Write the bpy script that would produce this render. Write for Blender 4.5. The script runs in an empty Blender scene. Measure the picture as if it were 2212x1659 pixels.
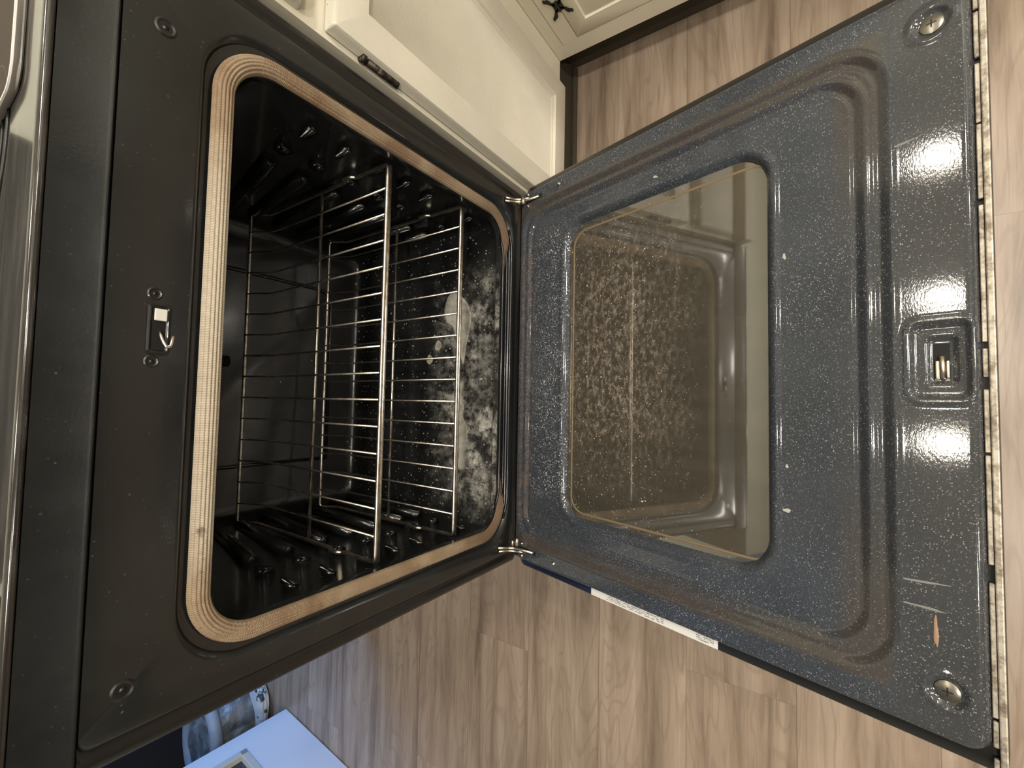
import bpy, bmesh, math, random
import numpy as np
from mathutils import Vector, Matrix
random.seed(7); rng = np.random.default_rng(7)
S = bpy.context.scene
COL = S.collection
PI = math.pi

# ------------------------------------------------------------------ camera
cd = bpy.data.cameras.new('camera'); cam = bpy.data.objects.new('camera', cd); COL.objects.link(cam)
cd.sensor_fit = 'HORIZONTAL'; cd.sensor_width = 36.0; cd.lens = 947.52 / 2212 * 36.0; cd.clip_start = 0.01
cam.matrix_world = Matrix(((0.01933955, 0.99881443, -0.04467335, -0.06201559),
                           (-0.82760562, -0.00907757, -0.56123662, -0.49369476),
                           (-0.56097676, 0.04782598, 0.82644888, 0.72722075),
                           (0, 0, 0, 1)))
S.camera = cam
# ------------------------------------------------------------------ world, exposure
w = bpy.data.worlds.new('world'); S.world = w; w.use_nodes = True
bg = w.node_tree.nodes['Background']; bg.inputs[0].default_value = (1.0, 0.93, 0.85, 1); bg.inputs[1].default_value = 0.25
S.view_settings.view_transform = 'Standard'; S.view_settings.look = 'None'
S.view_settings.gamma = 1.0; S.view_settings.exposure = 0.62; S.view_settings.use_curve_mapping = False

# ------------------------------------------------------------------ large lights
def area(name, loc, target, size, sizey, power, color):
    l = bpy.data.lights.new(name, 'AREA'); l.shape = 'RECTANGLE'; l.size = size; l.size_y = sizey
    l.energy = power; l.color = color
    o = bpy.data.objects.new(name, l); COL.objects.link(o); o.location = loc
    o.rotation_euler = (Vector(target) - Vector(loc)).to_track_quat('-Z', 'Y').to_euler()
    return o
FILL_XY = [(-.75, -1.25), (.25, -1.35), (1.05, -1.15), (-.75, -2.55), (.25, -2.65), (1.05, -2.55)]  # unseen ceiling lamps added as fill for the cavity and cabinets
for (x_, y_) in FILL_XY:
    l_ = bpy.data.lights.new('fill_glow', 'AREA'); l_.shape = 'DISK'; l_.size = .16; l_.energy = 13; l_.color = (1.0, .925, .83)
    o_ = bpy.data.objects.new('fill_glow', l_); COL.objects.link(o_); o_.location = (x_, y_, 2.145)
area('window_daylight', (0.45, 1.75, 0.95), (-1.3, 1.1, 0.0), 0.9, 1.1, 24, (0.16, 0.42, 1.0))

FZ = -0.28          # floor height: z = 0 is the hinge line of the oven door
CZ = 2.16           # ceiling
T = -0.2709         # tilt of the half lowered oven door

# ------------------------------------------------------------------ node helpers
def new_mat(name):
    m = bpy.data.materials.new(name); m.use_nodes = True
    nt = m.node_tree; return m, nt, nt.nodes['Principled BSDF']
def N(nt, t, **k):
    n = nt.nodes.new(t)
    for a, b in k.items():
        if a in n.inputs: n.inputs[a].default_value = b
        else: setattr(n, a, b)
    return n
def L(nt, a, b): nt.links.new(a, b)
def coords(nt, scale=(1, 1, 1), rot=(0, 0, 0)):
    c = N(nt, 'ShaderNodeTexCoord'); m = N(nt, 'ShaderNodeMapping'); m.inputs['Scale'].default_value = scale
    m.inputs['Rotation'].default_value = rot
    L(nt, c.outputs['Object'], m.inputs['Vector']); return m.outputs['Vector']
def noise(nt, vec, scale, detail=3, rough=.5, dist=0):
    n = N(nt, 'ShaderNodeTexNoise'); n.inputs['Scale'].default_value = scale; n.inputs['Detail'].default_value = detail
    n.inputs['Roughness'].default_value = rough; n.inputs['Distortion'].default_value = dist
    L(nt, vec, n.inputs['Vector']); return n.outputs['Fac']
def ramp(nt, fac, stops):
    r = N(nt, 'ShaderNodeValToRGB'); L(nt, fac, r.inputs['Fac']); e = r.color_ramp.elements
    while len(e) < len(stops): e.new(0.5)
    for i, (p, c) in enumerate(stops):
        e[i].position = p; e[i].color = (c, c, c, 1) if isinstance(c, (int, float)) else (*c, 1)
    return r.outputs['Color']
def math_(nt, op, a, b=None, c=None):
    n = N(nt, 'ShaderNodeMath', operation=op)
    for i, v in enumerate((a, b, c)):
        if v is None: continue
        if isinstance(v, (int, float)): n.inputs[i].default_value = v
        else: L(nt, v, n.inputs[i])
    return n.outputs[0]
def mix(nt, fac, a, b):
    n = N(nt, 'ShaderNodeMix', data_type='RGBA')
    for i, v in ((0, fac), (6, a), (7, b)):
        if isinstance(v, (int, float)): n.inputs[i].default_value = v
        elif isinstance(v, tuple): n.inputs[i].default_value = (*v, 1)
        else: L(nt, v, n.inputs[i])
    return n.outputs[2]
def bump(nt, b, h, strength, dist=0.001):
    n = N(nt, 'ShaderNodeBump'); n.inputs['Strength'].default_value = strength; n.inputs['Distance'].default_value = dist
    L(nt, h, n.inputs['Height']); L(nt, n.outputs['Normal'], b.inputs['Normal'])
def plain(name, col, rough=.5, metal=0., coat=0., spec=.5):
    m, nt, b = new_mat(name); b.inputs['Base Color'].default_value = (*col, 1); b.inputs['Roughness'].default_value = rough
    b.inputs['Metallic'].default_value = metal; b.inputs['Coat Weight'].default_value = coat
    b.inputs['Specular IOR Level'].default_value = spec; return m
def specks(nt, vec, scale, size, amount):
    """white dots: cells of a voronoi whose random value passes a threshold"""
    v = N(nt, 'ShaderNodeTexVoronoi'); v.inputs['Scale'].default_value = scale; L(nt, vec, v.inputs['Vector'])
    near = math_(nt, 'LESS_THAN', v.outputs['Distance'], size)
    s = N(nt, 'ShaderNodeSeparateColor'); L(nt, v.outputs['Color'], s.inputs[0])
    pick = math_(nt, 'LESS_THAN', s.outputs[0], amount)
    return math_(nt, 'MULTIPLY', math_(nt, 'MULTIPLY', near, pick), math_(nt, 'MULTIPLY_ADD', math_(nt, 'POWER', s.outputs[1], 2.2), .85, .15))
def box_mask(nt, vec, c, half, soft, wob=None):
    """soft box in object coordinates -> 0..1"""
    s = N(nt, 'ShaderNodeSeparateXYZ'); L(nt, vec, s.inputs[0]); out = None
    for i in range(3):
        if half[i] is None: continue
        d = math_(nt, 'ABSOLUTE', math_(nt, 'SUBTRACT', s.outputs[i], c[i]))
        if wob is not None: d = math_(nt, 'ADD', d, wob)
        r = N(nt, 'ShaderNodeMapRange', interpolation_type='SMOOTHSTEP'); L(nt, d, r.inputs[0])
        r.inputs[1].default_value = half[i] + soft; r.inputs[2].default_value = half[i] - soft
        r.inputs[3].default_value = 0; r.inputs[4].default_value = 1
        out = r.outputs[0] if out is None else math_(nt, 'MULTIPLY', out, r.outputs[0])
    return out
def wob_(nt, vec, scale, amp):
    return math_(nt, 'MULTIPLY', math_(nt, 'SUBTRACT', noise(nt, vec, scale, 5, .65), .5), amp)

# ------------------------------------------------------------------ materials
def porcelain_mat(name, base, speck_amt, speck_scale, rough, smudge, speck_col=(.5, .52, .5), coat=.6):
    m, nt, b = new_mat(name); v = coords(nt)
    sm = noise(nt, v, 6, 5, .6, .6); big = ramp(nt, sm, [(.42, 0.), (.72, 1.)])
    c = mix(nt, big, base, tuple(x * smudge for x in base))
    sp = specks(nt, v, speck_scale, .32, speck_amt)
    sp2 = specks(nt, v, speck_scale * .37, .17, speck_amt * .5)
    c = mix(nt, sp, c, speck_col); c = mix(nt, sp2, c, speck_col)
    L(nt, c, b.inputs['Base Color'])
    r = N(nt, 'ShaderNodeMapRange'); L(nt, noise(nt, v, 30, 4), r.inputs[0]); r.inputs[3].default_value = rough * .7; r.inputs[4].default_value = rough * 1.4
    L(nt, r.outputs[0], b.inputs['Roughness'])
    b.inputs['Coat Weight'].default_value = coat; b.inputs['Coat Roughness'].default_value = .06
    bump(nt, b, noise(nt, v, 420, 2), .12, .0006)
    L(nt, nt.nodes['Bump'].outputs[0], b.inputs['Coat Normal']) if 'Bump' in nt.nodes else None
    return m
M_face = porcelain_mat('face_enamel', (.0075, .0085, .0085), .04, 420, .3, 1.8, (.05, .05, .047), .25)
M_band = porcelain_mat('side_band_enamel', (.005, .005, .005), .02, 300, .34, 1.3, (.05, .05, .05), .12)

# cavity enamel with ash and spills on its floor
M_cav, nt, b = new_mat('cavity_enamel'); v = coords(nt)
base = mix(nt, ramp(nt, noise(nt, v, 7, 4, .6, .5), [(.4, 0.), (.7, 1.)]), (.008, .0085, .0085), (.018, .019, .019))
wob = wob_(nt, v, 11, .14)
onfloor = box_mask(nt, v, (-.03, .19, .02), (None, None, .02), .006)
ash_reg = box_mask(nt, v, (-.045, .075, .0), (.22, .085, None), .075, wob)
n1 = math_(nt, 'MULTIPLY', ramp(nt, noise(nt, v, 70, 9, .8, .2), [(.42, .05), (.64, 1.)]), ramp(nt, noise(nt, v, 17, 5, .65), [(.42, .12), (.62, 1.)]))
ash = math_(nt, 'MULTIPLY', math_(nt, 'MULTIPLY', ash_reg, onfloor), n1)
c = mix(nt, math_(nt, 'MULTIPLY', ash, .95), base, (.66, .64, .57))
# pale dried spill
s1 = box_mask(nt, v, (-.17, .115, 0), (.030, .012, None), .006, wob_(nt, v, 30, .04))
s2 = math_(nt, 'MULTIPLY', box_mask(nt, v, (-.235, .06, 0), (.022, .018, None), .02, wob_(nt, v, 30, .05)), ramp(nt, noise(nt, v, 95, 7, .8), [(.46, 0.), (.56, 1.)]))
s3 = box_mask(nt, v, (-.075, .125, 0), (.055, .010, None), .006, wob_(nt, v, 40, .03))
spill = math_(nt, 'MULTIPLY', math_(nt, 'MAXIMUM', math_(nt, 'MAXIMUM', s1, s2), math_(nt, 'MULTIPLY', s3, .8)), onfloor)
c = mix(nt, math_(nt, 'MULTIPLY', spill, .8), c, mix(nt, noise(nt, v, 60, 5, .7), (.34, .33, .28), (.55, .52, .46)))
burnt = box_mask(nt, v, (.0, .045, 0), (.07, .05, None), .02, wob)
c = mix(nt, math_(nt, 'MULTIPLY', math_(nt, 'MULTIPLY', burnt, onfloor), .6), c, (.03, .028, .024))
sp = math_(nt, 'MULTIPLY', math_(nt, 'MAXIMUM', specks(nt, v, 150, .25, .30), specks(nt, v, 60, .14, .28)), onfloor)
c = mix(nt, sp, c, (.42, .42, .38))
spw = math_(nt, 'MAXIMUM', specks(nt, v, 36, .07, .16), specks(nt, v, 220, .18, .012))
c = mix(nt, spw, c, (.30, .31, .31))
L(nt, c, b.inputs['Base Color'])
b.inputs['Coat Weight'].default_value = .5; b.inputs['Coat Roughness'].default_value = .1
L(nt, math_(nt, 'SUBTRACT', .5, math_(nt, 'MULTIPLY', ash, .5)), b.inputs['Coat Weight'])
L(nt, math_(nt, 'MULTIPLY_ADD', math_(nt, 'MAXIMUM', ash, spill), .45, .2), b.inputs['Roughness'])
L(nt, math_(nt, 'MULTIPLY_ADD', math_(nt, 'MAXIMUM', ash, spill), -.5, .5), b.inputs['Specular IOR Level'])
hh = math_(nt, 'ADD', math_(nt, 'MULTIPLY', noise(nt, v, 300, 2), .15), math_(nt, 'ADD', spill, math_(nt, 'MULTIPLY', ash, .6)))
bump(nt, b, hh, .35, .0015)

# door liner enamel: blue-grey porcelain, dense dust specks, brown wiped-grease residue along the border
M_lin, nt, b = new_mat('door_liner_enamel'); v = coords(nt); vs = coords(nt, (1, 2.2, 1), (0, 0, .5))
base = mix(nt, ramp(nt, noise(nt, v, 5, 4, .6), [(.35, 0.), (.7, 1.)]), (.024, .029, .037), (.042, .048, .057))
fine = ramp(nt, noise(nt, vs, 330, 3, .7), [(.50, 0.), (.72, 1.)])
c = mix(nt, math_(nt, 'MULTIPLY', fine, .32), base, (.15, .155, .16))
inner = box_mask(nt, v, (0, -.262, 0), (.308, .262, None), .010, wob_(nt, v, 13, .022))
outer = box_mask(nt, v, (0, -.285, 0), (.333, .283, None), .004, wob_(nt, v, 20, .010))
brown = math_(nt, 'MULTIPLY', math_(nt, 'SUBTRACT', outer, math_(nt, 'MULTIPLY', inner, outer)), .6)
notfar = math_(nt, 'SUBTRACT', 1., math_(nt, 'MULTIPLY', box_mask(nt, v, (0, -.56, 0), (.20, .09, None), .10), .9))
brown = math_(nt, 'MULTIPLY', brown, notfar)
c = mix(nt, brown, c, (.060, .048, .037))
hz = box_mask(nt, v, (0, -.622, 0), (.5, .052, None), .03, wob_(nt, v, 9, .05))
c = mix(nt, math_(nt, 'MULTIPLY', hz, .5), c, (.045, .044, .041))
rust = math_(nt, 'MULTIPLY', box_mask(nt, v, (-.02, -.022, 0), (.26, .013, None), .010, wob_(nt, v, 22, .03)), ramp(nt, noise(nt, v, 80, 5, .7), [(.42, 0.), (.62, 1.)]))
c = mix(nt, math_(nt, 'MULTIPLY', rust, .7), c, (.10, .072, .062))
dirt_reg = ramp(nt, noise(nt, v, 8, 3, .5), [(.35, .25), (.65, 1.)])
sp = math_(nt, 'MULTIPLY', specks(nt, v, 620, .34, .40), dirt_reg)
c = mix(nt, math_(nt, 'MULTIPLY', sp, math_(nt, 'SUBTRACT', 1., math_(nt, 'MULTIPLY', brown, .9))), c, (.40, .41, .42))
near = math_(nt, 'MULTIPLY', box_mask(nt, v, (.02, -.085, 0), (.25, .05, None), .03, wob_(nt, v, 20, .04)), ramp(nt, noise(nt, v, 42, 4, .7), [(.42, 0.15), (.56, 1.)]))
sp3 = math_(nt, 'MULTIPLY', math_(nt, 'MAXIMUM', specks(nt, v, 210, .24, .35), specks(nt, v, 480, .4, .45)), near)
c = mix(nt, sp3, c, (.80, .80, .80))
L(nt, c, b.inputs['Base Color'])
r = N(nt, 'ShaderNodeMapRange'); L(nt, noise(nt, v, 25, 4), r.inputs[0]); r.inputs[3].default_value = .20; r.inputs[4].default_value = .34; b.inputs['Specular IOR Level'].default_value = .05
L(nt, r.outputs[0], b.inputs['Roughness'])
b.inputs['Coat Weight'].default_value = .9; b.inputs['Coat Roughness'].default_value = .055
bump(nt, b, noise(nt, vs, 260, 3, .6), .11, .0005)
L(nt, [n for n in nt.nodes if n.type == 'BUMP'][0].outputs[0], b.inputs['Coat Normal'])

# grimy oven window pane
M_pane, nt, b = new_mat('window_pane_glass'); v = coords(nt)
vst = coords(nt, (18, 3, 1), (0, 0, .12))
g = math_(nt, 'MULTIPLY', ramp(nt, noise(nt, coords(nt, (1, 1.7, 1), (0, 0, .6)), 95, 8, .8, .2), [(.47, 0.), (.66, 1.)]), box_mask(nt, v, (.03, -.215, 0), (.19, .10, None), .09, wob_(nt, v, 9, .14)))
film = noise(nt, vst, 2.2, 4, .6)
c = mix(nt, film, (.048, .043, .034), (.10, .09, .068))
c = mix(nt, math_(nt, 'MULTIPLY', g, .75), c, (.38, .31, .25))
sp = math_(nt, 'MAXIMUM', specks(nt, v, 330, .26, .22), math_(nt, 'MAXIMUM', specks(nt, v, 150, .15, .30), specks(nt, v, 62, .09, .35)))
sp = math_(nt, 'MULTIPLY', sp, math_(nt, 'MULTIPLY_ADD', box_mask(nt, v, (0, -.19, 0), (.3, .13, None), .08, wob_(nt, v, 9, .08)), .85, .15))
c = mix(nt, sp, c, (.70, .68, .60))
L(nt, c, b.inputs['Base Color'])
b.inputs['Roughness'].default_value = .10
L(nt, math_(nt, 'MULTIPLY_ADD', math_(nt, 'MAXIMUM', sp, g), .4, .09), b.inputs['Roughness'])
b.inputs['IOR'].default_value = 1.52
b.inputs['Coat Weight'].default_value = 1; b.inputs['Coat Roughness'].default_value = .03; b.inputs['Coat IOR'].default_value = 2.5
tr = N(nt, 'ShaderNodeBsdfTransparent'); tr.inputs[0].default_value = (.58, .55, .46, 1)
ms = N(nt, 'ShaderNodeMixShader'); out = nt.nodes['Material Output']
L(nt, math_(nt, 'MULTIPLY_ADD', math_(nt, 'MAXIMUM', sp, g), .25, .70), ms.inputs[0]); L(nt, tr.outputs[0], ms.inputs[1]); L(nt, b.outputs[0], ms.inputs[2])
L(nt, ms.outputs[0], out.inputs[0])

M_dark = plain('dark_paint', (.012, .012, .013), .35)
M_inner_glass = plain('inner_glass', (.03, .033, .028), .08, 0, 1)
M_black_gloss = plain('black_gloss', (.007, .007, .008), .25, 0, .2)
# cooktop: glossy dark with streaks
M_top, nt, b = new_mat('cooktop_enamel'); v = coords(nt, (3, 14, 30))
c = mix(nt, ramp(nt, noise(nt, v, 2.5, 5, .6, .7), [(.45, 0.), (.75, 1.)]), (.018, .016, .014), (.075, .07, .06))
L(nt, c, b.inputs['Base Color']); b.inputs['Roughness'].default_value = .16; b.inputs['Coat Weight'].default_value = .35; b.inputs['Coat Roughness'].default_value = .05
bump(nt, b, noise(nt, v, 1.2, 2), .06, .001)
# chrome / rack wire
M_chrome, nt, b = new_mat('chrome_wire'); v = coords(nt)
c = mix(nt, ramp(nt, noise(nt, v, 60, 5, .7), [(.40, 0.), (.62, 1.)]), (.80, .76, .68), (.50, .42, .33))
L(nt, c, b.inputs['Base Color']); b.inputs['Metallic'].default_value = 1; b.inputs['Roughness'].default_value = .34
M_steel = plain('bright_steel', (.75, .72, .66), .25, 1)
M_hinge = plain('worn_hinge_steel', (.62, .55, .45), .3, 1)
M_bronze, nt, b = new_mat('dark_bronze'); v = coords(nt)
c = mix(nt, ramp(nt, noise(nt, v, 120, 4, .7), [(.5, 0.), (.68, 1.)]), (.05, .038, .03), (.30, .27, .22))
L(nt, c, b.inputs['Base Color']); b.inputs['Metallic'].default_value = .7; b.inputs['Roughness'].default_value = .4
# chipped end trim
M_trim, nt, b = new_mat('chipped_edge_metal'); v = coords(nt)
c = mix(nt, ramp(nt, noise(nt, v, 70, 7, .75), [(.42, 0.), (.6, 1.)]), (.46, .42, .35), (.16, .13, .10))
L(nt, c, b.inputs['Base Color']); b.inputs['Metallic'].default_value = .5; b.inputs['Roughness'].default_value = .45
bump(nt, b, noise(nt, v, 130, 4, .7), .5, .001)
# woven gasket
M_gas, nt, b = new_mat('woven_glass_fibre'); v = coords(nt)
br = ramp(nt, noise(nt, v, 9, 5, .62, .4), [(.34, 0.), (.60, 1.)])
c = mix(nt, br, (.44, .345, .23), (.22, .14, .078))
ctr = box_mask(nt, v, (-.02, 0, .535), (.20, None, .03), .05, wob_(nt, v, 12, .06))
c = mix(nt, math_(nt, 'MULTIPLY', ctr, .8), c, (.66, .60, .48))
c = mix(nt, math_(nt, 'MULTIPLY', ramp(nt, noise(nt, v, 38, 3, .6), [(.66, 0.), (.74, 1.)]), .7), c, (.10, .055, .03))
# burnt towards the hinge ends of the rope
sepz = N(nt, 'ShaderNodeSeparateXYZ'); L(nt, v, sepz.inputs[0])
mr = N(nt, 'ShaderNodeMapRange'); L(nt, sepz.outputs[2], mr.inputs[0]); mr.inputs[1].default_value = .16; mr.inputs[2].default_value = .03
c = mix(nt, math_(nt, 'MULTIPLY', mr.outputs[0], .8), c, (.11, .065, .04))
uv = N(nt, 'ShaderNodeUVMap'); mp = N(nt, 'ShaderNodeMapping'); L(nt, uv.outputs[0], mp.inputs[0])
wv = N(nt, 'ShaderNodeTexWave', wave_type='BANDS', bands_direction='X'); wv.inputs['Scale'].default_value = 190; wv.inputs['Distortion'].default_value = .6
L(nt, mp.outputs[0], wv.inputs[0])
c = mix(nt, math_(nt, 'MULTIPLY', wv.outputs['Fac'], .5), c, (.13, .08, .045))
L(nt, c, b.inputs['Base Color']); b.inputs['Roughness'].default_value = .85
bump(nt, b, wv.outputs['Fac'], .5, .0008)
# painted cabinet
def paint(name, col, col2, rough, sc=60):
    m, nt, b = new_mat(name); v = coords(nt)
    c = mix(nt, ramp(nt, noise(nt, v, 5, 5, .6), [(.35, 0.), (.7, 1.)]), col, col2)
    c = mix(nt, specks(nt, v, 45, .05, .25), c, (.10, .08, .05))
    L(nt, c, b.inputs['Base Color']); b.inputs['Roughness'].default_value = rough
    bump(nt, b, noise(nt, v, sc, 5, .6), .18, .0015); return m
M_cream = paint('cream_paint', (.70, .655, .53), (.64, .60, .475), .42)
M_creamrough = paint('cream_paint_textured', (.67, .63, .52), (.58, .55, .46), .5, 220)
M_toe = paint('toe_kick_paint', (.040, .031, .020), (.058, .046, .030), .6)
M_wall = paint('wall_paint', (.70, .72, .64), (.66, .68, .60), .6)
M_wallf = paint('darkened_wall_paint', (.085, .075, .062), (.07, .062, .052), .6)  # darkness of the room's front end put into this wall colour
M_ceil = plain('ceiling_paint', (.75, .73, .68), .8)
M_navy = plain('dark_navy_wall', (.012, .014, .022), .6)
M_white = plain('white_door_paint', (.62, .66, .72), .4)
M_whiteframe = plain('cream_glazing_bead', (.50, .50, .44), .5)
M_doorglass, nt, b = new_mat('door_pane_glass'); b.inputs['Base Color'].default_value = (.03, .045, .07, 1)
b.inputs['Roughness'].default_value = .06; b.inputs['Transmission Weight'].default_value = .35; b.inputs['Coat Weight'].default_value = .6
M_bag, nt, b = new_mat('grey_plastic_sheet'); v = coords(nt)
c = mix(nt, ramp(nt, noise(nt, v, 14, 5, .6, 1.), [(.4, 0.), (.65, 1.)]), (.09, .10, .10), (.24, .26, .27))
L(nt, c, b.inputs['Base Color']); b.inputs['Roughness'].default_value = .3; bump(nt, b, noise(nt, v, 20, 4, .6, 1.), .6, .01)
M_bagside, nt, b = new_mat('printed_white_cloth'); v = coords(nt)
c = mix(nt, ramp(nt, noise(nt, v, 30, 3, .6, 1.2), [(.58, 0.), (.62, 1.)]), (.45, .49, .52), (.03, .04, .06))
L(nt, c, b.inputs['Base Color']); b.inputs['Roughness'].default_value = .7
M_label, nt, b = new_mat('sticker_paper'); v = coords(nt)
s = N(nt, 'ShaderNodeSeparateXYZ'); L(nt, v, s.inputs[0])
rows = math_(nt, 'LESS_THAN', math_(nt, 'FRACT', math_(nt, 'MULTIPLY', s.outputs[0], 420)), .45)
nn = ramp(nt, noise(nt, coords(nt, (330, 260, 1)), 1., 3, .7), [(.48, 0.), (.5, 1.)])
reg = math_(nt, 'MAXIMUM', box_mask(nt, v, (-.3675, -.265, 0), (.0040, .050, None), .0004), box_mask(nt, v, (-.3675, -.375, 0), (.0045, .012, None), .0004))
c = mix(nt, math_(nt, 'MULTIPLY', math_(nt, 'MULTIPLY', rows, nn), reg), (.62, .62, .60), (.06, .06, .06))
L(nt, c, b.inputs['Base Color']); b.inputs['Roughness'].default_value = .3
M_orange = plain('caramel_drip', (.27, .17, .105), .5)
M_ceramic = plain('white_igniter_ceramic', (.62, .60, .55), .5)
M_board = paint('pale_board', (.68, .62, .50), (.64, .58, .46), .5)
M_tray = plain('pale_tray_enamel', (.85, .80, .74), .25, 0, .5)
M_traydark = plain('browned_tray_bottom', (.045, .034, .027), .7, 0, 0, .15)
M_bulb, nt, b = new_mat('lit_bulb'); b.inputs['Emission Color'].default_value = (1, .84, .62, 1); b.inputs['Emission Strength'].default_value = 60; b.inputs['Base Color'].default_value = (1, 1, 1, 1)
M_fix, nt, b = new_mat('fill_diffuser'); b.inputs['Emission Color'].default_value = (1, .80, .60, 1); b.inputs['Emission Strength'].default_value = 4
M_sky, nt, b = new_mat('daylight_pane'); b.inputs['Emission Color'].default_value = (.42, .62, 1, 1); b.inputs['Emission Strength'].default_value = 3
M_screw = plain('dull_zinc', (.24, .225, .19), .3, .95)
M_nickel = plain('brushed_nickel', (.6, .58, .54), .3, 1)

# wood laminate floor: planks along x
M_floor, nt, b = new_mat('oak_laminate')
tc = N(nt, 'ShaderNodeTexCoord'); sx = N(nt, 'ShaderNodeSeparateXYZ'); L(nt, tc.outputs['Object'], sx.inputs[0])
PW = .197; PL = 1.22
yy = math_(nt, 'DIVIDE', math_(nt, 'ADD', sx.outputs[1], -.122 + 10 * PW), PW)
row = math_(nt, 'FLOOR', yy)
xx = math_(nt, 'DIVIDE', math_(nt, 'ADD', sx.outputs[0], math_(nt, 'MULTIPLY', row, .437)), PL)
colm = math_(nt, 'FLOOR', xx)
seed = math_(nt, 'ADD', math_(nt, 'MULTIPLY', row, 17.3), math_(nt, 'MULTIPLY', colm, 5.7))
cmb = N(nt, 'ShaderNodeCombineXYZ')
L(nt, math_(nt, 'ADD', math_(nt, 'MULTIPLY', sx.outputs[0], 1.3), seed), cmb.inputs[0]); L(nt, math_(nt, 'MULTIPLY', sx.outputs[1], 16), cmb.inputs[1]); L(nt, seed, cmb.inputs[2])
gr = noise(nt, cmb.outputs[0], 1.5, 7, .62, .35)
cmb2 = N(nt, 'ShaderNodeCombineXYZ')
L(nt, math_(nt, 'ADD', math_(nt, 'MULTIPLY', sx.outputs[0], 1.1), seed), cmb2.inputs[0]); L(nt, math_(nt, 'MULTIPLY', sx.outputs[1], 5.5), cmb2.inputs[1]); L(nt, seed, cmb2.inputs[2])
fld = noise(nt, cmb2.outputs[0], 1.6, 2, .5, .5)
rings = math_(nt, 'SINE', math_(nt, 'MULTIPLY', fld, 95.))
cmb3 = N(nt, 'ShaderNodeCombineXYZ')
L(nt, math_(nt, 'MULTIPLY', sx.outputs[0], 7), cmb3.inputs[0]); L(nt, math_(nt, 'MULTIPLY', sx.outputs[1], 190), cmb3.inputs[1])
por = ramp(nt, noise(nt, cmb3.outputs[0], 1., 4, .6), [(.58, 0.), (.72, 1.)])
c = ramp(nt, gr, [(.30, (.115, .085, .062)), (.47, (.275, .212, .158)), (.68, (.39, .315, .245))])
c = mix(nt, math_(nt, 'MULTIPLY', ramp(nt, rings, [(.55, 0.), (1., 1.)]), .30), c, (.17, .115, .075))
c = mix(nt, math_(nt, 'MULTIPLY', por, .5), c, (.15, .10, .065))
wn = N(nt, 'ShaderNodeTexWhiteNoise', noise_dimensions='1D'); L(nt, seed, wn.inputs['W'])
c = mix(nt, math_(nt, 'MULTIPLY', wn.outputs['Value'], .18), c, (.27, .20, .145))
fy = math_(nt, 'FRACT', yy); fx = math_(nt, 'FRACT', xx)
seam = math_(nt, 'MAXIMUM', math_(nt, 'LESS_THAN', fy, .008), math_(nt, 'MULTIPLY', math_(nt, 'LESS_THAN', fx, .0012), .5))
c = mix(nt, math_(nt, 'MULTIPLY', seam, .45), c, (.06, .04, .025))
L(nt, c, b.inputs['Base Color']); b.inputs['Roughness'].default_value = .36; b.inputs['Specular IOR Level'].default_value = .45
bump(nt, b, math_(nt, 'SUBTRACT', gr, seam), .2, .001)

# ------------------------------------------------------------------ mesh helpers
def link(name, me, mat, parent=None, smooth=False):
    if mat is not None:
        for mm in (mat if isinstance(mat, (list, tuple)) else [mat]): me.materials.append(mm)
    if smooth: me.shade_smooth()
    o = bpy.data.objects.new(name, me); COL.objects.link(o)
    if parent is not None: o.parent = parent
    return o
def meshd(name, vs, fs):
    me = bpy.data.meshes.new(name); me.from_pydata([tuple(v) for v in vs], [], fs); me.update(); return me
def bmo(name, bm, mat, parent=None, smooth=False):
    me = bpy.data.meshes.new(name); bmesh.ops.recalc_face_normals(bm, faces=bm.faces); bm.to_mesh(me); bm.free()
    return link(name, me, mat, parent, smooth)
def bx(bm, lo, hi, bev=0, seg=2):
    r = bmesh.ops.create_cube(bm, size=1); vs = r['verts']
    for v in vs:
        v.co = Vector([(lo[i] + hi[i]) / 2 + v.co[i] * (hi[i] - lo[i]) for i in range(3)])
    if bev:
        es = list({e for v in vs for e in v.link_edges}); bmesh.ops.bevel(bm, geom=es, offset=bev, segments=seg, profile=.5, affect='EDGES')
    return bm
def box(name, lo, hi, mat, parent=None, bev=0, seg=2):
    bm = bmesh.new(); bx(bm, lo, hi, bev, seg); return bmo(name, bm, mat, parent)
def empty(name, loc=(0, 0, 0), rot=(0, 0, 0)):
    o = bpy.data.objects.new(name, None); COL.objects.link(o); o.location = loc; o.rotation_euler = rot; o.empty_display_size = .05; return o
def tag(o, label=None, cat=None, group=None, kind=None):
    if label: o['label'] = label
    if cat: o['category'] = cat
    if group: o['group'] = group
    if kind: o['kind'] = kind
    return o
def fillet(pts, r, n=5):
    """round the corners of an open polyline"""
    P = [Vector(p) for p in pts]; out = [P[0]]
    for i in range(1, len(P) - 1):
        a, b_, c_ = P[i - 1], P[i], P[i + 1]
        d1 = (a - b_); d2 = (c_ - b_); rr = min(r, d1.length * .49, d2.length * .49)
        p1 = b_ + d1.normalized() * rr; p2 = b_ + d2.normalized() * rr
        for k in range(n + 1):
            t = k / n; out.append(p1 * (1 - t) ** 2 + b_ * 2 * t * (1 - t) + p2 * t * t)
    out.append(P[-1]); return out
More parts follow.
